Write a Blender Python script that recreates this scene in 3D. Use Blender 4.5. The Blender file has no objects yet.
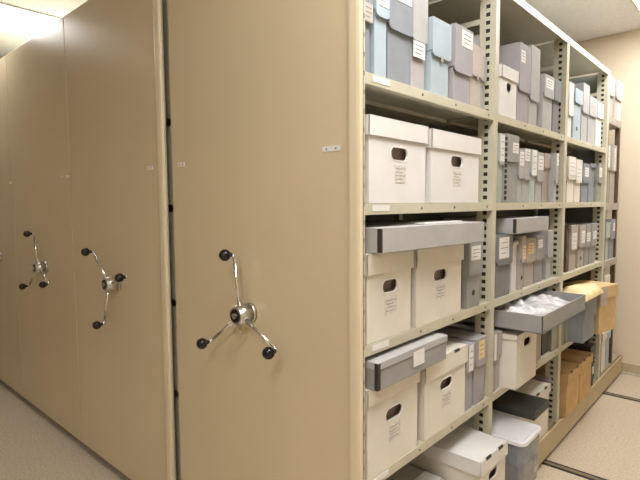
import bpy, bmesh, math, random
from mathutils import Vector, Matrix
random.seed(7)
C = bpy.context.scene.collection
PI = math.pi

# ------------------------------------------------------------------ camera
EYE = Vector((0.8316, -1.0940, 1.3933))
RT = Vector((0.74002, 0.67255, -0.00678)).normalized()
UP = Vector((-0.04423, 0.05873, 0.99729)).normalized()
FW = Vector((-0.67112, 0.73772, -0.07321)).normalized()
FPX = 492.96
cd = bpy.data.cameras.new('camera')
cam = bpy.data.objects.new('camera', cd)
C.objects.link(cam)
M = Matrix((RT, UP, -FW)).transposed().to_4x4()
M.translation = EYE
cam.matrix_world = M
cd.sensor_width = 36.0
cd.lens = FPX / 640 * 36.0
cd.clip_start = 0.05
bpy.context.scene.camera = cam

# ------------------------------------------------------------------ world, exposure
w = bpy.data.worlds.new('world')
bpy.context.scene.world = w
w.use_nodes = True
w.node_tree.nodes['Background'].inputs[0].default_value = (1, .97, .92, 1)
w.node_tree.nodes['Background'].inputs[1].default_value = 0.25
vs = bpy.context.scene.view_settings
vs.view_transform = 'Standard'
vs.look = 'None'
vs.gamma = 1
vs.use_curve_mapping = False
vs.exposure = 0.12
LAMP = 15.0

# ------------------------------------------------------------------ materials
def mat(name, col, rough=.6, metal=0., var=.06, vscale=6., bump=0., bscale=80., spec=.5, emit=None, trans=0., alpha=1., col2=None):
    m = bpy.data.materials.new(name)
    m.use_nodes = True
    nt = m.node_tree
    b = nt.nodes['Principled BSDF']
    b.inputs['Roughness'].default_value = rough
    b.inputs['Metallic'].default_value = metal
    b.inputs['Specular IOR Level'].default_value = spec
    tc = nt.nodes.new('ShaderNodeTexCoord')
    if var > 0:
        n = nt.nodes.new('ShaderNodeTexNoise')
        n.inputs['Scale'].default_value = vscale
        n.inputs['Detail'].default_value = 4
        nt.links.new(tc.outputs['Object'], n.inputs['Vector'])
        r = nt.nodes.new('ShaderNodeValToRGB')
        c2 = col2 or tuple(min(1, c * (1 + var)) for c in col)
        c1 = tuple(c * (1 - var) for c in col) if not col2 else col
        r.color_ramp.elements[0].position = .35
        r.color_ramp.elements[1].position = .65
        r.color_ramp.elements[0].color = (*c1, 1)
        r.color_ramp.elements[1].color = (*c2, 1)
        nt.links.new(n.outputs['Fac'], r.inputs['Fac'])
        nt.links.new(r.outputs['Color'], b.inputs['Base Color'])
    else:
        b.inputs['Base Color'].default_value = (*col, 1)
    if bump > 0:
        n2 = nt.nodes.new('ShaderNodeTexNoise')
        n2.inputs['Scale'].default_value = bscale
        nt.links.new(tc.outputs['Object'], n2.inputs['Vector'])
        bp = nt.nodes.new('ShaderNodeBump')
        bp.inputs['Strength'].default_value = bump
        bp.inputs['Distance'].default_value = .01
        nt.links.new(n2.outputs['Fac'], bp.inputs['Height'])
        nt.links.new(bp.outputs['Normal'], b.inputs['Normal'])
    if emit:
        b.inputs['Emission Color'].default_value = (*emit[0], 1)
        b.inputs['Emission Strength'].default_value = emit[1]
    if trans:
        b.inputs['Transmission Weight'].default_value = trans
    if alpha < 1:
        b.inputs['Alpha'].default_value = alpha
    return m

MT = {}
MT['panel'] = mat('beige enamel', (.64, .54, .365), rough=.27, var=.03, vscale=1.5, bump=.03, bscale=220, spec=.7)
MT['trim'] = mat('beige trim', (.72, .62, .44), rough=.42, var=.03, vscale=3)
MT['rack'] = mat('khaki shelf paint', (.54, .51, .39), rough=.45, var=.05, vscale=9, spec=.4)
MT['rackback'] = mat('shade darkened back sheet', (.15, .16, .135), rough=.6, var=.06)  # colour darkened to put the shade inside the bays into the sheets
MT['base'] = mat('beige base paint', (.50, .41, .25), rough=.5, var=.05)
MT['chrome'] = mat('chrome', (.78, .78, .77), rough=.22, metal=1, var=0)
MT['steel'] = mat('brushed steel', (.62, .61, .58), rough=.3, metal=1, var=.05, vscale=60)
MT['knob'] = mat('black phenolic', (.008, .006, .007), rough=.12, var=0)
MT['wall'] = mat('peach wall paint', (.76, .65, .49), rough=.8, var=.02, vscale=2, bump=.08, bscale=150)
MT['ceil'] = mat('ceiling board', (.87, .865, .86), rough=.9, var=.05, vscale=60, bump=.2, bscale=120)
MT['floor'] = mat('speckled vinyl floor', (.50, .42, .31), rough=.42, var=.1, vscale=90, col2=(.66, .57, .44), bump=.03, bscale=40)
MT['skirt'] = mat('cove base', (.50, .41, .27), rough=.6, var=.04)
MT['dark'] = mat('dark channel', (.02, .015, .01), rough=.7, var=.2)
MT['railm'] = mat('rail metal', (.30, .25, .18), rough=.4, metal=.6, var=.1, vscale=40)
MT['lampw'] = mat('lamp diffuser', (.9, .9, .9), rough=.5, var=0, emit=((1.0, .99, .985), LAMP))
MT['lampf'] = mat('lamp frame', (.8, .78, .72), rough=.5, var=.02)
MT['white'] = mat('white board', (.74, .72, .70), rough=.7, var=.03, vscale=8)
MT['cream'] = mat('cream board', (.73, .69, .605), rough=.7, var=.04, vscale=8)
MT['blugrey'] = mat('blue grey board', (.25, .27, .30), rough=.75, var=.06, vscale=12)
MT['dkgrey'] = mat('dark grey board', (.20, .205, .205), rough=.7, var=.07, vscale=12)
MT['grey'] = mat('mid grey board', (.31, .305, .295), rough=.75, var=.06, vscale=12)
MT['lgrey'] = mat('light grey board', (.42, .41, .405), rough=.75, var=.05, vscale=12)
MT['lav'] = mat('lavender grey board', (.36, .34, .355), rough=.75, var=.05, vscale=12)
MT['ltblue'] = mat('pale blue board', (.40, .48, .53), rough=.75, var=.05, vscale=12)
MT['mint'] = mat('pale green board', (.44, .49, .45), rough=.75, var=.05, vscale=12)
MT['grgrey'] = mat('green grey board', (.31, .32, .27), rough=.75, var=.06, vscale=12)
MT['taupe'] = mat('taupe board', (.42, .37, .325), rough=.75, var=.06, vscale=12)
MT['pink'] = mat('pinkish board', (.50, .43, .39), rough=.75, var=.05, vscale=12)
MT['tan'] = mat('tan cardboard', (.52, .33, .145), rough=.8, var=.1, vscale=14, col2=(.60, .40, .19))
MT['ltan'] = mat('light tan cardboard', (.60, .42, .21), rough=.8, var=.08, vscale=14)
MT['olive'] = mat('olive board', (.22, .19, .12), rough=.8, var=.1)
MT['black'] = mat('black board', (.03, .026, .024), rough=.5, var=.1)
MT['blkgreen'] = mat('black green board', (.05, .055, .045), rough=.6, var=.12, vscale=15)
MT['violet'] = mat('dull violet board', (.27, .22, .235), rough=.7, var=.08)
MT['brown'] = mat('dark brown paint', (.085, .05, .03), rough=.5, var=.2, vscale=20)
MT['paper'] = mat('label paper', (.76, .75, .73), rough=.7, var=.03, vscale=40)
MT['print'] = mat('printed label', (.66, .62, .56), rough=.7, var=.15, vscale=120)
MT['ink'] = mat('printed ink', (.16, .15, .14), rough=.7, var=.1)
MT['amber'] = mat('amber label', (.74, .58, .30), rough=.7, var=.06, vscale=40)
MT['bubble'] = mat('bubble wrap', (.55, .54, .55), rough=.2, var=.2, vscale=35, bump=.5, bscale=90, spec=.7)
MT['yellow'] = mat('yellowed wrap', (.80, .66, .36), rough=.5, var=.12, vscale=14, bump=.5, bscale=50)
MT['plid'] = mat('translucent lid plastic', (.80, .80, .82), rough=.3, var=.04, vscale=8)
MT['plas'] = mat('clear plastic', (.62, .66, .70), rough=.22, var=.05, trans=.75)
MT['brnpaper'] = mat('brown papers', (.33, .25, .21), rough=.8, var=.2, vscale=20)
MT['bgpaper'] = mat('blue grey papers', (.40, .45, .50), rough=.7, var=.2, vscale=20)

# ------------------------------------------------------------------ mesh helpers
def bx(bm, x0, x1, y0, y1, z0, z1, bev=0.0):
    """axis-aligned box, optionally bevelled"""
    r = bmesh.ops.create_cube(bm, size=1)
    vs_ = r['verts']
    for v in vs_:
        v.co = Vector((x0 + (v.co.x + .5) * (x1 - x0), y0 + (v.co.y + .5) * (y1 - y0), z0 + (v.co.z + .5) * (z1 - z0)))
    if bev > 0:
        es = list({e for v in vs_ for e in v.link_edges})
        bmesh.ops.bevel(bm, geom=es, offset=bev, segments=2, affect='EDGES', profile=.6)

def cyl(bm, a, b, r, seg=16, r2=None):
    a = Vector(a); b = Vector(b); d = b - a
    rr = bmesh.ops.create_cone(bm, cap_ends=True, segments=seg, radius1=r, radius2=r if r2 is None else r2, depth=d.length)
    q = d.to_track_quat('Z', 'Y').to_matrix().to_4x4()
    q.translation = (a + b) / 2
    bmesh.ops.transform(bm, matrix=q, verts=rr['verts'])

def prism(bm, prof, y0, y1, bev=0.0):
    """extrude an (x,z) outline along y"""
    a = [bm.verts.new((x, y0, z)) for x, z in prof]
    b = [bm.verts.new((x, y1, z)) for x, z in prof]
    n = len(prof)
    fs = [bm.faces.new(a), bm.faces.new(b[::-1])]
    for i in range(n):
        fs.append(bm.faces.new((a[i], b[i], b[(i + 1) % n], a[(i + 1) % n])))
    bmesh.ops.recalc_face_normals(bm, faces=fs)
    if bev:
        es = list({e for f in fs for e in f.edges})
        bmesh.ops.bevel(bm, geom=es, offset=bev, segments=1, affect='EDGES')

def obj(name, bm, m, parent=None, smooth=False):
    me = bpy.data.meshes.new(name)
    bmesh.ops.recalc_face_normals(bm, faces=bm.faces[:])
    bm.to_mesh(me); bm.free()
    if smooth:
        for p in me.polygons: p.use_smooth = True
    o = bpy.data.objects.new(name, me)
    me.materials.append(m if not isinstance(m, str) else MT[m])
    C.objects.link(o)
    if parent: o.parent = parent
    return o

def boxobj(name, x0, x1, y0, y1, z0, z1, m, parent=None, bev=0.0015):
    bm = bmesh.new(); bx(bm, x0, x1, y0, y1, z0, z1, bev)
    return obj(name, bm, m, parent)

def tag(o, label, cat, group=None, kind=None):
    if label: o['label'] = label
    if cat: o['category'] = cat
    if group: o['group'] = group
    if kind: o['kind'] = kind
    return o

def thing(name, label, cat, loc=(0, 0, 0), group=None, rot=(0, 0, 0)):
    o = bpy.data.objects.new(name, None)
    o.empty_display_size = .05
    C.objects.link(o); o.location = loc; o.rotation_euler = rot
    return tag(o, label, cat, group)

def struct(name, bm, m):
    o = obj(name, bm, m); o['kind'] = 'structure'; return o

# measured from the photograph: position along the shelf (y) of an image column, on the plane x=xf at height z
def yat(px, xf, z):
    t = (px - 320) / FPX
    k = RT - FW * t
    return EYE.y - (k.x * (xf - EYE.x) + k.z * (z - EYE.z)) / k.y
def zat(px, py, xf):
    d = FW + RT * ((px - 320) / FPX) + UP * ((240 - py) / FPX)
    return EYE.z + d.z * (xf - EYE.x) / d.x

# ------------------------------------------------------------------ the room
CEIL = 2.727; BACK = 3.49
bm = bmesh.new(); bx(bm, -6.2, 2.6, -3.6, BACK + .1, -.1, 0); struct('floor', bm, 'floor')
bm = bmesh.new(); bx(bm, -6.2, 2.6, -3.6, BACK + .1, CEIL, CEIL + .1); struct('ceiling', bm, 'ceil')
bm = bmesh.new(); bx(bm, -6.2, 2.6, BACK, BACK + .1, 0, CEIL); struct('wall_back', bm, 'wall')
bm = bmesh.new(); bx(bm, -6.2, 2.6, -3.7, -3.6, 0, CEIL); struct('wall_front', bm, 'wall')
bm = bmesh.new(); bx(bm, 2.6, 2.7, -3.7, BACK + .1, 0, CEIL); struct('wall_right', bm, 'wall')
bm = bmesh.new(); bx(bm, -6.3, -6.2, -3.7, BACK + .1, 0, CEIL); struct('wall_left', bm, 'wall')
bm = bmesh.new(); bx(bm, -.3, 2.6, BACK - .012, BACK, 0, .085, .003); struct('baseboard_back', bm, 'skirt')
bm = bmesh.new(); bx(bm, .0, 2.6, BACK - .035, BACK - .014, 0, .012, .003); struct('trim_1', bm, 'rack')

# ceiling lamps (troffers): frame + glowing diffuser
def lamp(x0, x1, y0, y1, label, cast=1):
    t = thing('ceiling_light', label, 'ceiling light', ((x0 + x1) / 2, (y0 + y1) / 2, CEIL), 'fluorescent panels in the ceiling')
    a, b = (x1 - x0) / 2, (y1 - y0) / 2
    bm = bmesh.new()
    bx(bm, -a - .02, a + .02, -b - .02, -b, -.012, -.0005, .002)
    bx(bm, -a - .02, a + .02, b, b + .02, -.012, -.0005, .002)
    bx(bm, -a - .02, -a, -b, b, -.012, -.0005, .002)
    bx(bm, a, a + .02, -b, b, -.012, -.0005, .002)
    obj('frame', bm, 'lampf', t)
    boxobj('diffuser', -a, a, -b, b, -.008, -.001, 'lampw', t, 0)
lamp(-3.5, -2.97, -.34, .86, 'white rectangular ceiling light above the far left crank panels')
lamp(.11, .72, 1.9, 3.14, 'white ceiling light over the right aisle near the back wall')
lamp(.25, .86, -.75, .45, 'white ceiling light over the near end of the right aisle')
lamp(.7, 1.3, -2.7, -1.5, 'white ceiling light over the front aisle, behind the viewer')

# floor rails let into the floor
for y, lb in ((1.605, 'dark metal floor rail crossing the aisle beside the plastic bin'), (2.90, 'dark metal floor rail crossing the aisle nearest the back wall')):
    t = thing('floor_rail', lb, 'rail', (0, y, 0), 'rails set in the floor')
    boxobj('track', -5.2, 2.55, -.012, .012, .0002, .0035, 'railm', t, .001)
    boxobj('groove', -5.2, 2.55, -.030, -.012, .0002, .0015, 'dark', t, 0)
    boxobj('groove', -5.2, 2.55, .012, .030, .0002, .0015, 'dark', t, 0)

# ------------------------------------------------------------------ carriage
W = .99
H1, H2, H3, H4, H5, TOP, PT = 1.754, 1.393, .987, .582, .157, 2.274, 2.403
POSTS = [(0.0, .007), (.866, .900), (1.788, 1.830), (2.70, 2.75)]
BAYS = [(.012, .862), (.904, 1.784), (1.834, 2.696)]
XB = -.47

def grid_strip(bm, org, u, v, wid, hei, hw, hh, pitch, cols=1):
    """sheet strip with a column of real punched holes"""
    u = Vector(u); v = Vector(v); org = Vector(org)
    us = [0]
    for c in range(cols):
        cc = wid * (c + 1) / (cols + 1)
        us += [cc - hw / 2, cc + hw / 2]
    us.append(wid)
    vs_ = [0]; z = pitch
    while z < hei - pitch * .6:
        vs_ += [z - hh / 2, z + hh / 2]; z += pitch
    vs_.append(hei)
    g = [[bm.verts.new(org + u * a + v * b) for a in us] for b in vs_]
    for j in range(len(vs_) - 1):
        for i in range(len(us) - 1):
            if j % 2 == 1 and i % 2 == 1: continue
            bm.faces.new((g[j][i], g[j][i + 1], g[j + 1][i + 1], g[j + 1][i]))

def post_mesh(y0, y1, first=False):
    bm = bmesh.new()
    z0, h = .02, TOP - .02
    if first:
        grid_strip(bm, (0, y0, z0), (0, 1, 0), (0, 0, 1), y1 - y0, h, .004, .012, .0508)
        grid_strip(bm, (0, y1, z0), (-1, 0, 0), (0, 0, 1), .045, h, .012, .014, .0254)
        y1 = .03
    else:
        bx(bm, -.0025, 0, y0, y1, z0, z0 + h, 0)
        ym = (y0 + y1) / 2
        for yy in (y0, y1):
            grid_strip(bm, (-.0025, yy, z0), (-1, 0, 0), (0, 0, 1), .062, h, .017, .0155, .0317)
        bx(bm, -.068, -.0645, y0, y1, z0, z0 + h)
    # rear post
    bx(bm, XB - .003, XB + .02, max(y0, .032), max(y1, .052), z0, z0 + h)
    return bm

unit = thing('mobile_shelving_unit', 'mobile shelving unit filled with archive boxes, its beige end panel nearest the viewer', 'mobile shelving', (0, 0, 0), 'rolling shelving units in a row')

def side_panel(parent, x1, trim):
    xr = x1 - (.05 if trim else .004)
    bm = bmesh.new(); bx(bm, x1 - W + (.014 if trim and x1 > -.1 else .004), xr, 0, .0115, .045, PT, .003)
    p = obj('end_panel', bm, 'panel', parent)
    if trim:
        bm = bmesh.new()
        bx(bm, xr + .001, x1 - .002, -.013, .0115, .045, PT, .012)
        obj('panel_edge_trim', bm, 'trim', parent)
    return p

def crank(parent, x, z, ang):
    """chrome hub with three spokes and black ball knobs; hub axis along -y"""
    bm = bmesh.new()
    cyl(bm, (0, 0, 0), (0, -.012, 0), .036, 28)
    cyl(bm, (0, -.012, 0), (0, -.062, 0), .0335, 32)
    cyl(bm, (0, -.062, 0), (0, -.067, 0), .0335, 32, .030)
    h = obj('crank_hub', bm, 'steel', parent)
    h.location = (x, 0, z)
    for p in h.data.polygons: p.use_smooth = abs(p.normal.y) < .5
    bm = bmesh.new(); cyl(bm, (0, -.0672, 0), (0, -.070, 0), .023, 24); hc = obj('hub_cap', bm, 'knob', h)
    bm = bmesh.new(); cyl(bm, (0, -.0702, 0), (0, -.074, 0), .010, 16); obj('lock_button', bm, 'steel', h)
    for k in range(3):
        a = math.radians(ang + 120 * k)
        d = Vector((math.cos(a), 0, math.sin(a)))
        L = .208
        bm = bmesh.new()
        p0 = d * .02 + Vector((0, -.045, 0)); p1 = d * (L - .012) + Vector((0, -.05, 0)); p2 = d * L + Vector((0, -.058, 0)); p3 = d * (L + .001) + Vector((0, -.075, 0))
        cyl(bm, p0, p1, .0063, 16); cyl(bm, p1, p2, .0063, 16); cyl(bm, p2, p3, .0050, 16)
        for q in (p1, p2):
            bmesh.ops.create_icosphere(bm, subdivisions=2, radius=.0063, matrix=Matrix.Translation(q))
        sp = obj('spoke', bm, 'chrome', h, True)
        for p in sp.data.polygons: p.use_smooth = len(p.vertices) < 9
        bm = bmesh.new()
        bmesh.ops.create_uvsphere(bm, u_segments=24, v_segments=14, radius=.0203, matrix=Matrix.Translation(d * (L + .001) + Vector((0, -.088, 0))))
        cyl(bm, d * (L + .001) + Vector((0, -.062, 0)), d * (L + .001) + Vector((0, -.074, 0)), .008, 14)
        obj('knob', bm, 'knob', h, True)
    return h

def little_tags(parent, xs):
    for x, wd in xs:
        boxobj('label_holder', x - wd / 2, x + wd / 2, -.0025, 0, 1.545, 1.560, 'paper', parent, .0005)
        for s in (-.25, .25):
            boxobj('rivet', x + s * wd - .002, x + s * wd + .002, -.004, -.0025, 1.550, 1.555, 'ink', parent, 0)

side_panel(unit, 0, True)
crank(unit, -.495, 1.015, 96)
little_tags(unit, ((-.115, .07), (-.905, .045)))
for i, (a, b) in enumerate(POSTS):
    po = obj('post', post_mesh(a, b, i == 0), 'rack', unit)
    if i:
        boxobj('post_hole_shade', -.0635, -.004, a + .003, b - .003, .03, TOP - .01, 'dark', po, 0)  # dark filler added in each post: shade behind the holes put in colour
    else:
        boxobj('post_hole_shade', -.044, -.002, a + .0012, b - .0012, .03, TOP - .01, 'dark', po, 0)

def shelf(y0, y1, z, tags=()):
    bm = bmesh.new()
    bx(bm, XB + .004, -.004, y0 - .006, y1 + .006, z - .004, z)              # deck
    bx(bm, -.006, -.001, y0 - .004, y1 + .004, z - .032, z, .0012)        # front lip
    bx(bm, -.022, -.006, y0 - .008, y1 + .008, z - .032, z - .029)           # returned edge
    bx(bm, -.25, -.21, y0, y1, z - .018, z - .004)                      # stiffener
    o = obj('shelf', bm, 'rack', unit)
    for ty in tags:
        boxobj('shelf_tag', -.001, .0005, ty, ty + .085, z - .022, z - .005, 'paper', o, .0004)
    for ty in (y0 + .30, (y0 + y1) / 2 + .1, y1 - .05):
        bm = bmesh.new(); cyl(bm, (-.0012, ty, z - .016), (.0006, ty, z - .016), .0045, 10); obj('shelf_bolt', bm, 'ink', o)
    return o
for i, (a, b) in enumerate(BAYS):
    for z in (H1, H2, H3, H4):
        shelf(a, b, z, (a + .03,) if i == 0 else ())
    bm = bmesh.new()
    bx(bm, XB + .004, -.004, a - .006, b + .006, TOP - .006, TOP)
    bx(bm, -.006, -.001, a - .018, b + .03, TOP - .034, TOP + .002, .0012)
    obj('top_shelf', bm, 'rack', unit)
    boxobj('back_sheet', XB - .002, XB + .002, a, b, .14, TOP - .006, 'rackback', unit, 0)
for y in (POSTS[1][0] - .004, POSTS[2][0] - .004, POSTS[3][0] - .004):
    for z in (1.63, 2.11):
        boxobj('side_brace', XB, -.066, y - .004, y, z, z + .022, 'rack', unit, .001)
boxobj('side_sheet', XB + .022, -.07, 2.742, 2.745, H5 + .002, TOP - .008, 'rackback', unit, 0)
bm = bmesh.new()
bx(bm, XB + .004, -.002, .016, 3.44, H5 - .006, H5, 0)
bx(bm, -.012, .004, .03, 3.44, .022, H5 - .004, .003)
bx(bm, -.012, .010, .03, 3.44, H5 - .02, H5, .002)
bx(bm, -W + .02, -.012, .10, 3.44, .03, .12, 0)
obj('base', bm, 'base', unit)
# far half of the carriage (opens to the other side)
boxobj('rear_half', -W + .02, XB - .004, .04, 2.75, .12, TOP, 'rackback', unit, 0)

# the further carriages: panel, crank, body
def other(i, ang, cx, tags, label, trim):
    x1 = -W * i - .034
    t = thing('mobile_shelving_unit', label, 'mobile shelving', (0, 0, 0), 'rolling shelving units in a row')
    side_panel(t, x1, trim)
    crank(t, cx, 1.018, ang)
    little_tags(t, tags)
    bm = bmesh.new()
    for z in (H5, H4, H3, H2, H1, TOP):
        bx(bm, x1 - W + .02, x1 - .008, .035, 2.74, z - .03, z)
    bx(bm, x1 - W / 2 - .004, x1 - W / 2 + .004, .035, 2.74, .15, TOP)
    obj('shelves', bm, 'rack', t)
    bm = bmesh.new(); bx(bm, x1 - W + .02, x1 - .012, .12, 3.4, .022, .12); obj('base', bm, 'base', t)
    for y in (.035, .86, 1.78, 2.7):
        bm = bmesh.new(); bx(bm, x1 - .05, x1 - .008, y, y + .045, .12, TOP); obj('post', bm, 'rack', t)
other(1, 135, -1.49, ((-1.15, .05),), 'beige end panel with three-spoke crank, second from the viewer', True)
other(2, 98, -2.44, ((-2.05, .04), (-2.13, .04)), 'beige end panel with crank, third from the viewer, under the ceiling light', False)
other(3, 8, -3.36, ((-3.04, .05),), 'leftmost beige end panel, cut by the picture edge', False)

# ------------------------------------------------------------------ boxes
GR = {1: 'archive boxes on the top shelves', 2: 'archive boxes on the second shelves', 3: 'archive boxes on the middle shelves',
      4: 'archive boxes on the fourth shelves', 5: 'archive boxes on the bottom shelves', 6: 'boxes on the narrow rack by the wall'}
SH = {1: H1, 2: H2, 3: H3, 4: H4, 5: H5}

def doc_case(label, y0, y1, z, h, m, row, xf=-.012, d=.31, flap=.4, lab=None, lean=0., rot=0., hole=False, strip=False, lidm=None, string=False):
    """upright document case: body, wedge-sided flip lid with hanging front flap, label"""
    wd = y1 - y0 - .0016
    t = thing('document_case', label, 'document box', (xf, (y0 + y1) / 2, z), GR[row], (lean, 0, rot))
    a = wd / 2
    fz = h * (1 - flap)
    ins = min(.004, wd * .06)
    bm = bmesh.new(); bx(bm, -d, -.009, -a + ins, a - ins, 0, h - .003, .0012)
    obj('body', bm, m, t)
    bm = bmesh.new()
    prism(bm, [(-.0036, fz + .018), (-.0036, h), (-d - .001, h), (-d - .001, h - .03), (-.07, fz + .03), (-.03, fz + .014)], -a + .0006, a - .0006, .0009)
    rr = min(.014, wd * .28)
    pts = [(-a, h), (a, h)] + [(a - rr + rr * math.cos(q), fz + rr - rr * math.sin(q)) for q in (0, PI / 6, PI / 3, PI / 2)] + [(-a + rr - rr * math.sin(q), fz + rr - rr * math.cos(q)) for q in (0, PI / 6, PI / 3, PI / 2)]
    A_ = [bm.verts.new((-.0036, y_, z_)) for y_, z_ in pts]
    B_ = [bm.verts.new((.0005, y_, z_)) for y_, z_ in pts]
    bm.faces.new(A_); bm.faces.new(B_[::-1])
    for q in range(len(pts)):
        bm.faces.new((A_[q], A_[(q + 1) % len(pts)], B_[(q + 1) % len(pts)], B_[q]))
    obj('lid', bm, lidm or m, t)
    if lab:
        l0, l1, b0, b1, lm = lab    # fractions across the width and down the flap (0=top)
        zz1 = h - (h - fz) * b0; zz0 = h - (h - fz) * b1
        bm = bmesh.new(); bx(bm, .0006, .0020, -a + wd * l0, -a + wd * l1, zz0, zz1)
        lo = obj('label', bm, lm, t)
        if wd * (l1 - l0) > .02:
            bm = bmesh.new()
            n = 3
            for k in range(n):
                zc = zz1 - (zz1 - zz0) * (k + 1) / (n + 1)
                bx(bm, .0020, .0023, -a + wd * (l0 + (l1 - l0) * .15), -a + wd * (l1 - (l1 - l0) * (.15 + .2 * (k == 2))), zc - .0012, zc + .0012)
            obj('lettering', bm, 'ink', lo)
    if hole:
        bm = bmesh.new(); cyl(bm, (-.0095, 0, h * .22), (-.0075, 0, h * .22), min(.012, wd * .22), 16)
        obj('finger_hole', bm, 'black', t)
    if strip:
        bm = bmesh.new()
        for k in range(12):
            z0_ = h * (.04 + .078 * k)
            bx(bm, -.006, .0026, -a - .0006, -a + .006, z0_, z0_ + h * .05)
        obj('metal_edge', bm, 'black', t)
    if string:
        bm = bmesh.new(); bx(bm, -.001, .0024, -a * .1, a * .1, fz - .012, fz + .006, .0006); obj('pull_tab', bm, 'taupe', t)
    return t

def holed_front(bm, x, y0, y1, z0, z1, cy, cz, hw, hh):
    """flat front with a real stadium-shaped hand hole"""
    N = 48
    inner = []
    for k in range(N):
        a = 2 * PI * k / N
        cx_, sx_ = math.cos(a), math.sin(a)
        inner.append((cy + (hw - hh) * (1 if cx_ > 1e-6 else -1 if cx_ < -1e-6 else 0) + hh * cx_, cz + hh * sx_))
    outer = []
    for k in range(N):
        a = 2 * PI * k / N
        c_, s_ = math.cos(a), math.sin(a)
        ts = []
        if c_ > 1e-6: ts.append((y1 - cy) / c_)
        if c_ < -1e-6: ts.append((y0 - cy) / c_)
        if s_ > 1e-6: ts.append((z1 - cz) / s_)
        if s_ < -1e-6: ts.append((z0 - cz) / s_)
        t = min(ts); outer.append([cy + c_ * t, cz + s_ * t])
    for (qy, qz) in ((y0, z0), (y0, z1), (y1, z0), (y1, z1)):
        k = min(range(N), key=lambda i: (outer[i][0] - qy) ** 2 + (outer[i][1] - qz) ** 2)
        outer[k] = [qy, qz]
    vo = [bm.verts.new((x, p[0], p[1])) for p in outer]
    vi = [bm.verts.new((x, p[0], p[1])) for p in inner]
    vb = [bm.verts.new((x - .005, p[0], p[1])) for p in inner]
    for k in range(N):
        j = (k + 1) % N
        bm.faces.new((vo[k], vo[j], vi[j], vi[k]))
        bm.faces.new((vi[k], vi[j], vb[j], vb[k]))

def record_box(label, y0, y1, z, h, m, row, xf=0.0, d=.38, lidh=.058, rot=0., tilt=0., lab=True, slots=False, hole=True, lidm=None, holez=.60, grp=None, plain=False):
    wd = y1 - y0
    t = thing('record_box', label, 'record box', (xf, (y0 + y1) / 2, z), grp or GR[row], (0, 0, rot))
    a = wd / 2 - .007
    bm = bmesh.new()
    hb = h - .006
    if hole: holed_front(bm, -.007, -a, a, 0, hb, 0, h * holez, min(.045, a * .34), .0185)
    else:
        bm.faces.new([bm.verts.new((-.007, y, z_)) for y, z_ in ((-a, 0), (a, 0), (a, hb), (-a, hb))])
    P = {}
    for xi, x in enumerate((-.007, -d)):
        for yi, y in enumerate((-a, a)):
            for zi, zz in enumerate((0, hb)):
                P[xi, yi, zi] = bm.verts.new((x, y, zz))
    for f in (((0,0,0),(1,0,0),(1,0,1),(0,0,1)), ((0,1,0),(1,1,0),(1,1,1),(0,1,1)), ((1,0,0),(1,1,0),(1,1,1),(1,0,1)), ((0,0,0),(0,1,0),(1,1,0),(1,0,0)), ((0,0,1),(0,1,1),(1,1,1),(1,0,1))):
        bm.faces.new([P[q] for q in f])
    body = obj('body', bm, m, t)
    if hole:
        hw, hh = min(.045, a * .34), .0185
        def stad(r_):
            return [((hw - hh) * (1 if math.cos(q) > 1e-6 else -1 if math.cos(q) < -1e-6 else 0) + r_ * math.cos(q), h * holez + r_ * math.sin(q)) for q in [2 * PI * k / 40 for k in range(40)]]
        bm = bmesh.new()
        i0, o0 = stad(hh), stad(hh + .0035)
        L_ = [[bm.verts.new((x_, p_[0], p_[1])) for p_ in ring] for x_, ring in ((-.0068, o0), (-.0055, o0), (-.0055, i0), (-.0068, i0))]
        for q in range(40):
            for w_ in range(4):
                A0, B0 = L_[w_], L_[(w_ + 1) % 4]
                bm.faces.new((A0[q], A0[(q + 1) % 40], B0[(q + 1) % 40], B0[q]))
        obj('hand_hole_rim', bm, 'paper', body)
        bm = bmesh.new(); bx(bm, -d + .02, -.03, -a + .02, a - .02, .005, h - lidh * .6 - .01); obj('folders', bm, 'brnpaper', body)
    bm = bmesh.new()
    A = wd / 2
    # lid shell
    bx(bm, -d - .004, 0, -A, A, h - .004, h, .0015)
    bx(bm, -.004, 0, -A, A, h - lidh, h, .0012)
    bx(bm, -d - .004, -d, -A, A, h - lidh, h, .0012)
    bx(bm, -d, 0, -A, -A + .004, h - lidh, h, .0012)
    bx(bm, -d, 0, A - .004, A, h - lidh, h, .0012)
    lid = obj('lid', bm, lidm or m, t)
    lid.rotation_euler = (tilt, 0, 0)
    if slots:
        bm = bmesh.new()
        for s in (-.22, .22):
            bx(bm, -.006, .0004, wd * s - .021, wd * s + .021, h - .009, h + .0004, .0004)
        obj('lid_slot', bm, 'black', lid)
    if lab:
        lw = min(.031, a * .27)
        l1 = h * holez - .034
        bm = bmesh.new(); bx(bm, -.007, -.0058, -lw + .004, lw + .004, l1 - .052, l1)
        lo = obj('printed_label', bm, 'print', body)
        bm = bmesh.new()
        for k in range(4):
            zc = l1 - .010 - .0105 * k
            bx(bm, -.0058, -.0055, -lw + .010, lw - .002 - .008 * (k % 2), zc - .0011, zc + .0011)
        obj('lettering', bm, 'grey', lo)
    return t

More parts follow.
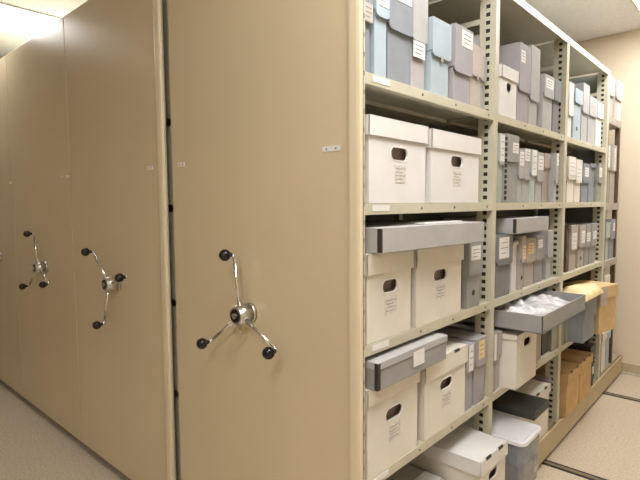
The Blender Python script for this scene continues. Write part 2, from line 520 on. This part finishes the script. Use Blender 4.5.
def flat_box(label, y0, y1, z, h, m, row, xf, d=.38, lidm=None, corners=True, rot=0., lab=None, name='flat_storage_box', grp=None, lidf=.5):
    wd = y1 - y0; a = wd / 2
    t = thing(name, label, 'flat box', (xf, (y0 + y1) / 2, z), grp or GR[row], (0, 0, rot))
    boxobj('tray', -d + .002, -.003, -a + .003, a - .003, 0, h * .9, m, t)
    boxobj('lid', -d, 0, -a, a, h * (1 - lidf), h, lidm or m, t)
    if corners:
        for s in (-1,):
            bm = bmesh.new()
            bx(bm, -.012, .0012, -a - .0012, -a + .007, h * (1 - lidf) + .002, h - .002, .0006)
            obj('metal_corner', bm, 'black', t)
    if lab:
        boxobj('label', 0, .001, -a + wd * lab[0], -a + wd * lab[1], h * lab[2], h * lab[3], 'paper', t, 0)
    return t

LAST = {}
def D(row, pl, pr, pyt, m, label, xf=-.012, z=None, **k):
    """document case spanning image columns pl..pr, its top at image row pyt at column pl"""
    z = SH[row] if z is None else z
    zt = zat(pl, pyt, xf) if pyt else z + k.pop('h')
    zm = (z + zt) / 2
    y0, y1 = yat(pl, xf, zm), yat(pr, xf, zm)
    mid = (y0 + y1) / 2
    for a_, b_ in BAYS:
        if a_ - .06 < mid < b_ + .06:
            y0 = max(y0, a_ + .003); y1 = min(y1, b_ - .003)
    if row in LAST and LAST[row] + .001 > y0 and LAST[row] < y1 - .015: y0 = LAST[row] + .001
    LAST[row] = y1
    lean = k.get('lean', 0)
    if lean: y0 += .27 * lean
    return doc_case(label, y0, y1, z + .0008, zt - z, m, row, xf, **k)

WL = (.12, .85, .12, .55, 'paper')
# ---- row 1 bay 1
Z1 = H1 + .0008
def D1(y0, y1, h, m, label, **k): return doc_case(label, y0, y1, Z1, h, m, 1, **k)
D1(.016, .060, .275, 'blugrey', 'narrow blue-grey document box wedged against the near end panel on the top shelf', flap=.5, lab=(.05, .95, .62, .98, 'pink'))
D1(.064, .131, .285, 'ltblue', 'pale blue document box with a white striped label, near end of the top shelf', flap=.42, lab=(.2, .9, .25, .75, 'paper'), xf=-.004)
D1(.134, .265, .31, 'blugrey', 'widest dark blue-grey document box on the near top shelf', flap=.52, lab=(.28, .92, .15, .45, 'paper'), xf=-.008)
D1(.266, .36, .30, 'lgrey', 'grey document box with a white label under its flap, beside the wide blue-grey one', flap=.50, lab=(.05, .8, 1.02, 1.35, 'paper'), xf=-.012)
D1(.372, .498, .243, 'ltblue', 'pale blue document box standing proud of its shelf beside a lavender box', xf=.0, flap=.50, string=True)
D1(.500, .522, .23, 'blugrey', 'very narrow dark grey document box squeezed beside the pale blue one', flap=.65, lab=(.1, .9, 1.06, 1.25, 'paper'), xf=-.03)
D1(.525, .665, .262, 'lav', 'tall lavender-grey document box with a white label on its curved flap', flap=.62, lab=(.35, .95, .06, .42, 'paper'), xf=.0)
D1(.667, .765, .225, 'pink', 'pinkish beige document box with a hanging flap, next to the first middle post', flap=.5, xf=-.004, string=True)
D1(.767, .832, .21, 'lgrey', 'grey document box hidden behind the first middle post on the top shelf', flap=.45, xf=-.02)
# ---- row 1 bay 2
record_box('small white lidded box with a hand hole, just past the first post, top shelf', .935, 1.115, H1 + .001, .205, 'white', 1, xf=.0, d=.3, lidh=.05, lab=False)
D(1, 519.5, 530.5, 41, 'lav', 'tall lavender document box leaning out above the small white lidded box', xf=-.012, flap=.6, lab=(.1, .45, .15, .4, 'paper'))
D(1, 531, 539.5, 44, 'lgrey', 'light grey document box with a long blank flap, second bay of the top shelf', flap=.68)
D(1, 544.5, 554, 73, 'lgrey', 'light grey box with white label, standing apart in the top shelf second bay', flap=.4, lab=(.1, .85, .15, .6, 'paper'))
D(1, 554.5, 561, 78, 'dkgrey', 'dark grey document box against the second middle post on the top shelf', flap=.4)
doc_case('slim white folder box rising behind the small white lidded box', .908, .932, H1 + .001, .335, 'white', 1, xf=-.02, flap=.5)
# ---- row 1 bay 3
D(1, 569, 573.5, 81, 'white', 'thin white folder box just past the second middle post on the top shelf', flap=.6)
D(1, 574.5, 582.5, 87, 'ltblue', 'bluish white box with a black square mark, third bay of the top shelf', flap=.28, hole=True, xf=-.004)
D(1, 583, 589, 82, 'lgrey', 'tall light grey document box behind the one with a black square mark', flap=.5)
D(1, 589.5, 596.5, 95, 'lgrey', 'grey document box with a small white label, third bay of the top shelf', flap=.4, lab=(.1, .7, .1, .35, 'paper'))
D(1, 597.5, 603, 101, 'white', 'whitish narrow document box nearest the far post on the top shelf', flap=.35)
# ---- row 2
record_box('white lidded record box with a hand hole, nearest the end panel on the second shelf', .022, .343, H2 + .001, .246, 'white', 2, xf=.004, lidh=.056, plain=False)
record_box('white lidded record box beside the first middle post on the second shelf', .366, .742, H2 + .001, .244, 'white', 2, xf=.004, lidh=.062, d=.36)
D(2, 499.5, 504.5, 133, 'mint', 'narrow pale green document box with a white label, just past the first post', flap=.45, lab=(.1, .9, .05, .9, 'paper'))
D(2, 505.5, 518.5, 133, 'grey', 'wide grey document box with a black dotted metal edge on the second shelf', flap=.40, lab=(.5, .95, .28, .66, 'paper'), strip=True, xf=-.006)
D(2, 519, 523.7, 149, 'lgrey', 'light grey document box beside the dotted-edge box on the second shelf', flap=.55, lab=(.1, .98, .08, .55, 'paper'))
D(2, 524, 530, 148, 'lgrey', 'light grey document box with a high label, left of a pale green one', flap=.58, lab=(.1, .9, .02, .4, 'paper'))
D(2, 530.3, 537, 149, 'mint', 'pale green document box with a large white label on the second shelf', flap=.5, lab=(.1, .9, .02, .97, 'paper'), xf=-.006)
D(2, 537.3, 543.5, 152, 'lgrey', 'light grey document box with a pale label, right of the pale green one', flap=.58, lab=(.1, .9, .12, .6, 'paper'), xf=-.02)
D(2, 544, 550.5, 153, 'taupe', 'narrow taupe document box with a plain front on the second shelf', flap=.3, xf=-.03)
D(2, 551, 558.5, 152, 'lgrey', 'grey document box with a long labelled flap beside the second middle post', flap=.62, lab=(.1, .85, .02, .4, 'paper'), xf=-.004)
D(2, 568.5, 575.5, 156, 'cream', 'cream document box just past the second middle post on the second shelf', flap=.5, lab=(.1, .9, .1, .8, 'paper'))
D(2, 576, 582, 159, 'cream', 'cream document box with a bulging flap, third bay of the second shelf', flap=.55, lab=(.1, .9, .25, .9, 'paper'))
D(2, 583, 589.5, 163, 'blugrey', 'blue-grey document box with a white label, third bay of the second shelf', flap=.5, lab=(.25, .8, .2, .68, 'paper'))
D(2, 590, 595.5, 163, 'blugrey', 'unlabelled blue-grey document box between two labelled ones on the second shelf', flap=.1, xf=-.03)
D(2, 596, 602.5, 163, 'grgrey', 'grey-green labelled document box nearest the far post on the second shelf', flap=.5, lab=(.1, .75, .2, .7, 'paper'))
# ---- row 3 bay 1
record_box('cream record box under the near end of the long flat box', .016, .262, H3 + .001, .262, 'cream', 3, xf=.002, lidh=.062)
record_box('cream record box with a ribbed lid under the middle of the long flat box', .278, .607, H3 + .001, .262, 'cream', 3, xf=.004, lidh=.066)
doc_case('dark grey document box with finger hole under the far end of the long flat box', .655, .775, H3 + .001, .255, 'grey', 3, xf=.002, flap=.5, lab=(.12, .8, .12, .55, 'paper'), hole=True)
lf = flat_box('long light grey flat box lying across two cream record boxes', .030, .625, H3 + .2645, .073, 'lgrey', 3, .055, d=.40, lidf=.97, rot=-.06)
bm = bmesh.new(); bx(bm, -.10, .018, .30, .56, H3 + .3382, H3 + .3425, .001); tag(obj('paper_sheet', bm, 'paper'), 'white papers lying on the long light grey flat box', 'paper')
# ---- row 3 bay 2
zf = H3
D(3, 497.5, 512.5, 236, 'dkgrey', 'dark grey document box with a big white label, just past the first post', flap=.48, lab=(.08, .72, .08, .78, 'paper'), xf=.0)
D(3, 513.2, 518.6, 243, 'white', 'thin white folder box between dark grey and taupe boxes on the middle shelf', flap=.05, xf=-.014)
D(3, 518.4, 525.8, 237, 'taupe', 'taupe document box with an amber label and finger hole, middle shelf', flap=.5, lab=(.2, .85, .35, .85, 'amber'), hole=True, xf=.0)
D(3, 526, 535.5, 239, 'taupe', 'taupe document box with an amber label, right of the one with the finger hole', flap=.5, lab=(.2, .75, .2, .65, 'amber'))
D(3, 536, 544.5, 237, 'grey', 'grey document box with a small white label under the white-lidded flat box', flap=.5, lab=(.2, .7, .15, .5, 'paper'))
D(3, 547.5, 553, 231, 'lgrey', 'slim leaning light grey document box next to the second middle post', flap=.55, lean=.03, z=H3 + .001)
flat_box('flat box with a pale lid and dotted metal corner, on taupe boxes', yat(516, .03, 1.33), yat(549, .03, 1.33), H3 + .269, .068, 'lgrey', 3, .03, d=.34, lidf=.95)
# ---- row 3 bay 3
D(3, 567.8, 570.5, 226, 'brown', 'narrow dark brown box right beside the second middle post', flap=.1)
D(3, 571, 577.5, 226, 'taupe', 'taupe document box with a tall white label, third bay of the middle shelf', flap=.55, lab=(.1, .8, .3, .95, 'paper'))
D(3, 579.5, 585.5, 226, 'taupe', 'taupe document box with a white label and finger hole, third bay', flap=.52, lab=(.25, .8, .25, .8, 'paper'), hole=True)
D(3, 586, 590.5, 225, 'grey', 'grey document box with a low white label, third bay of the middle shelf', flap=.55, lab=(.1, .9, .35, .75, 'paper'))
D(3, 591, 597, 224, 'grey', 'grey document box with a small square label, nearest the far post', flap=.55, lab=(.3, .8, .35, .7, 'paper'))
# ---- row 4 bay 1
record_box('cream record box under a flat grey box, nearest the end panel', .016, .304, H4 + .001, .272, 'cream', 4, xf=.004, lidh=.05)
record_box('cream record box with slots in its lid, beside two violet-grey document boxes', .334, .648, H4 + .001, .272, 'cream', 4, xf=.006, lidh=.066, slots=True)
fb = flat_box('flat grey box with pale lid and white label, on the nearest cream record box', .026, .435, H4 + .2745, .084, 'grey', 4, .032, d=.36, corners=False, lab=(.46, .62, .30, .86), lidf=.26, lidm='lgrey')
boxobj('metal_corner', -.012, .0012, -.2057, -.1935, .004, .082, 'black', fb, .0006)
doc_case('violet-grey document box with a white label, beside the slotted record box', .652, .723, H4 + .001, .262, 'lav', 4, xf=.0, flap=.42, lab=(.25, .75, .02, .95, 'paper'))
doc_case('violet-grey document box with a yellow label, next to the first middle post', .735, .838, H4 + .001, .268, 'lav', 4, xf=.0, flap=.42, lab=(.22, .72, .08, .75, 'amber'))
# ---- row 4 bay 2
doc_case('lavender document box just past the first post under the grey tray', .904, .955, H4 + .001, .262, 'lav', 4, xf=.0, flap=.5, lab=(.1, .5, .05, .9, 'paper'))
doc_case('grey document box squeezed between lavender box and cream box', .956, 1.0, H4 + .001, .255, 'lgrey', 4, xf=-.004, flap=.4)
record_box('cream record box with a white side, standing proud under the grey tray', 1.005, 1.265, H4 + .001, .243, 'cream', 4, xf=.062, d=.36, lidh=.024, lab=False, holez=.78)
D(4, 538, 543.5, 0, 'taupe', 'taupe box right of the protruding cream box on the fourth shelf', h=.255, flap=.3, xf=-.004)
D(4, 544, 550.5, 0, 'blkgreen', 'black-green binder box with dark front under the grey tray', h=.262, flap=.1, xf=-.015)
D(4, 551, 561, 0, 'grgrey', 'grey-green document box left of the second middle post under the grey tray', h=.262, flap=.3, xf=.0)
# ---- row 4 bay 3
doc_case('grey-green document box right of the second middle post under the tray end', 1.838, 1.895, H4 + .001, .262, 'grgrey', 4, xf=.005, flap=.1)
doc_case('grey-green document box left of the large blue-grey box', 1.90, 1.958, H4 + .001, .262, 'grgrey', 4, xf=.012, flap=.1)
doc_case('large blue-grey box under the yellowed wrap, bulging out of the fourth shelf', 1.964, 2.215, H4 + .001, .262, 'blugrey', 4, xf=.085, d=.32, flap=.5)
ob = record_box('light tan cardboard box with a hand hole, sticking out at the far end', 2.245, 2.485, H4 + .001, .29, 'ltan', 4, xf=.12, d=.22, lidh=.075, lab=False, holez=.85, rot=-.2)
boxobj('sticker', 0, .001, -.117, -.03, .17, .285, 'pink', ob, 0)

# wrap lying in heaps: displaced pad closed underneath
def wrap(name, label, cat, x0, x1, y0, y1, z0, hh, m, seed, fs=1., edge=.35):
    rnd = random.Random(seed)
    ph = [(rnd.uniform(0, 6), rnd.uniform(0, 6), rnd.uniform(14, 60) * fs, rnd.uniform(14, 60) * fs, rnd.uniform(.3, 1)) for _ in range(9)]
    bm = bmesh.new(); nx, ny = 44, 60
    top = []
    for i in range(nx + 1):
        row = []
        for j in range(ny + 1):
            u, v = i / nx, j / ny
            e = (4 * u * (1 - u)) ** edge * (4 * v * (1 - v)) ** edge
            x, y = x0 + (x1 - x0) * u, y0 + (y1 - y0) * v
            r = sum(a * math.sin(x * fx + px_) * math.cos(y * fy + py_) for px_, py_, fx, fy, a in ph) / 4.5
            zz = z0 + .002 + hh * e * (.72 + .35 * r) + .002 * rnd.random() * e
            row.append(bm.verts.new((x, y, zz)))
        top.append(row)
    for i in range(nx):
        for j in range(ny):
            bm.faces.new((top[i][j], top[i + 1][j], top[i + 1][j + 1], top[i][j + 1]))
    rim = [top[i][0] for i in range(nx + 1)] + [top[nx][j] for j in range(1, ny + 1)] + [top[i][ny] for i in range(nx - 1, -1, -1)] + [top[0][j] for j in range(ny - 1, 0, -1)]
    low = [bm.verts.new((v.co.x, v.co.y, z0)) for v in rim]
    n = len(rim)
    for k in range(n):
        bm.faces.new((rim[k], low[k], low[(k + 1) % n], rim[(k + 1) % n]))
    bm.faces.new(low)
    return tag(obj(name, bm, m, None, True), label, cat)

# the open grey tray bridging bays 2 and 3, packed with wrap
TZ = H4 + .2705
ty0, ty1, tx0, tx1 = .985, 1.62, -.23, .168
tr = thing('open_tray', 'open dark grey tray heaped with bubble wrap, jutting out over the aisle', 'tray', (tx1, (ty0 + ty1) / 2, TZ), None)
a = (ty1 - ty0) / 2; d = tx1 - tx0; hT = .076
boxobj('tray_floor', -d, 0, -a, a, 0, .004, 'grey', tr, .0005)
boxobj('tray_front', -.005, 0, -a, a, 0, hT, 'grey', tr, .001)
boxobj('tray_side', -d, 0, -a, -a + .005, 0, hT, 'grey', tr, .001)
boxobj('tray_side', -d, 0, a - .005, a, 0, hT, 'grey', tr, .001)
boxobj('tray_back', -d, -d + .005, -a, a, 0, hT, 'grey', tr, .001)
wrap('bubble_wrap', 'crumpled clear bubble wrap heaped in the open grey tray', 'bubble wrap', tx0 + .008, tx1 - .008, ty0 + .008, ty1 - .008, TZ + .0045, .098, 'bubble', 3, 1.3)
wrap('packing_wrap', 'yellowed packing wrap lying over the large blue-grey box', 'packing wrap', -.05, .115, 1.845, 2.24, H4 + .2655, .075, 'yellow', 5, .8)

# ---- row 5 bay 1
record_box('white lidded record box with slotted lid jutting out of the bottom shelf', .565, .80, H5 + .001, .295, 'cream', 5, xf=.105, d=.38, lidh=.055, slots=True, lab=False, lidm='white', holez=.70, rot=-.03)
record_box('small grey box under a white card, in front of the slotted-lid box, bottom shelf', .42, .555, H5 + .001, .19, 'lgrey', 5, xf=-.03, d=.3, lidh=.04, lab=False, hole=False)
bm = bmesh.new(); bx(bm, -.115, -.045, .44, .545, H5 + .1915, H5 + .1955, .001); tag(obj('paper_label', bm, 'paper'), 'white card lying on the small grey box on the bottom shelf', 'card')
flat_box('grey flat box on the bottom shelf near the end panel', .05, .39, H5 + .001, .15, 'lgrey', 5, -.02, d=.36, corners=False)
# ---- row 5 bay 2
bz = H5 + .001
by0, by1 = .935, 1.168
bn = thing('storage_bin', 'translucent plastic storage bin with a white lid, jutting out of the bottom shelf', 'storage bin', (.125, (by0 + by1) / 2, bz), None)
hw_ = (by1 - by0) / 2
def rrect(bm, x0, x1, y0, y1, z0, z1, r, seg=6, taper=0.):
    pts = []
    for cx_, cy_, a0 in ((x1 - r, y1 - r, 0), (x0 + r, y1 - r, 90), (x0 + r, y0 + r, 180), (x1 - r, y0 + r, 270)):
        for k in range(seg + 1):
            an = math.radians(a0 + 90 * k / seg)
            pts.append((cx_ + r * math.cos(an), cy_ + r * math.sin(an)))
    mx, my = (x0 + x1) / 2, (y0 + y1) / 2
    lo = [bm.verts.new((mx + (x - mx) * (1 - taper), my + (y - my) * (1 - taper), z0)) for x, y in pts]
    hi = [bm.verts.new((x, y, z1)) for x, y in pts]
    bm.faces.new(lo[::-1]); bm.faces.new(hi)
    n = len(pts)
    for k in range(n): bm.faces.new((lo[k], lo[(k + 1) % n], hi[(k + 1) % n], hi[k]))
bm = bmesh.new(); rrect(bm, -.36, -.006, -hw_ + .006, hw_ - .006, 0, .222, .03, 6, .04); obj('bin_body', bm, 'plas', bn)
bm = bmesh.new(); rrect(bm, -.366, 0, -hw_, hw_, .216, .230, .034); rrect(bm, -.352, -.014, -hw_ + .014, hw_ - .014, .230, .236, .028); obj('bin_lid', bm, 'plid', bn)
boxobj('bin_label', -.0135, -.011, hw_ * .35, hw_ * .8, .04, .19, 'pink', bn, 0)
bm = bmesh.new(); bx(bm, -.34, -.03, -hw_ + .02, hw_ - .02, .006, .12, .004); obj('paper_contents', bm, 'brnpaper', bn)
bm = bmesh.new(); bx(bm, -.335, -.035, -hw_ + .025, hw_ - .025, .121, .195, .006); obj('folder_contents', bm, 'bgpaper', bn)
flat_box('grey carton on the bottom shelf beneath the black-green flat box', 1.175, 1.37, H5 + .001, .238, 'cream', 5, .03, d=.3, corners=False)
flat_box('black-green flat box lying beyond the white bin lid', 1.172, 1.372, H5 + .2405, .042, 'blkgreen', 5, .085, d=.3, corners=False, lidf=.9)
record_box('cream record box with an olive slotted lid behind the black-green flat box', 1.385, 1.655, H5 + .001, .262, 'cream', 5, xf=.004, d=.38, lidh=.04, slots=True, lab=False, hole=False)
doc_case('violet document box on the bottom shelf beside the second middle post', 1.66, 1.715, H5 + .001, .27, 'violet', 5, xf=-.01, flap=.3)
doc_case('taupe document box half hidden by the second middle post, bottom shelf', 1.717, 1.76, H5 + .001, .26, 'taupe', 5, xf=-.03, flap=.3)
# ---- row 5 bay 3
record_box('tan cardboard box with a slotted lid, nearer of two on the bottom shelf', 1.87, 2.135, H5 + .001, .258, 'tan', 5, xf=.03, d=.38, lidh=.06, slots=True, lab=False, hole=True, holez=.9)
record_box('tan cardboard box with a slotted lid, further of two on the bottom shelf', 2.14, 2.41, H5 + .001, .262, 'tan', 5, xf=.03, d=.38, lidh=.06, slots=True, lab=False, hole=True, holez=.9)
doc_case('black binder box with a white tag beside the tan cardboard boxes', 2.43, 2.56, H5 + .001, .285, 'black', 5, xf=.01, flap=.25, lab=(.4, .75, 2.0, 2.7, 'paper'))
doc_case('black-green binder box against the far post on the bottom shelf', 2.57, 2.66, H5 + .001, .26, 'blkgreen', 5, xf=-.01, flap=.2)

# ------------------------------------------------------------------ narrow brown rack between the carriage and the wall
RX0, RX1, RY0, RY1 = -.34, -.012, 2.79, 3.17
RT_ = 1.985
rk = thing('narrow_rack', 'narrow dark brown open rack between the far post and the back wall', 'rack', (0, 0, H5), None)
for x in (RX0, RX1 - .03):
    for y in (RY0, RY1 - .035):
        boxobj('upright', x, x + .03, y, y + .035, .001, RT_ - H5 - .002, 'brown', rk, .002)
RS = [1.985, 1.385, .975, .57]
for z in RS:
    boxobj('rack_shelf', RX0, RX1 + .004, RY0, RY1 + .006, z - H5 - .05, z - H5, 'taupe', rk, .002)
def R_(z, ents):
    for (y0, y1, h, m, lb, k) in ents:
        doc_case(lb, y0, y1, z + .0008, h, m, 6, xf=k.pop('xf', -.01), d=.28, **k)
R_(RS[0], [(2.80, 2.93, .27, 'lgrey', 'light grey document box with a dark edge, left of three on the narrow rack top', dict(flap=.48)),
           (2.94, 3.03, .27, 'pink', 'pinkish document box, middle of three on the narrow rack top', dict(flap=.5, xf=.0)),
           (3.035, 3.15, .27, 'cream', 'cream document box, right of three on the narrow rack top', dict(flap=.5, xf=.0))])
R_(RS[1], [(2.83, 2.96, .42, 'grgrey', 'tall grey-green folder box with a white upper label, upper shelf of the narrow rack', dict(flap=.45, lab=(.1, .55, .1, .9, 'paper'), xf=-.02)),
           (2.97, 3.12, .42, 'taupe', 'tall taupe box with a pale strip, upper shelf of the narrow rack', dict(flap=.45, lab=(.5, .7, .1, .95, 'paper'), xf=-.02))])
R_(RS[2], [(2.83, 2.95, .27, 'mint', 'pale green document box on the lower shelf of the narrow rack', dict(flap=.4)),
           (2.96, 3.11, .29, 'blugrey', 'blue-grey document box with a white label on the lower shelf of the narrow rack', dict(flap=.5, lab=(.5, .85, .2, .6, 'paper')))])
R_(RS[3], [(2.84, 3.0, .29, 'cream', 'cream folder box low on the narrow rack above the tan cardboard box', dict(flap=.2))])
R_(H5, [(2.84, 2.98, .29, 'cream', 'cream document box standing at the foot of the narrow rack', dict(flap=.2)),
        (2.99, 3.09, .27, 'ltblue', 'pale bluish document box at the foot of the narrow rack', dict(flap=.2))])
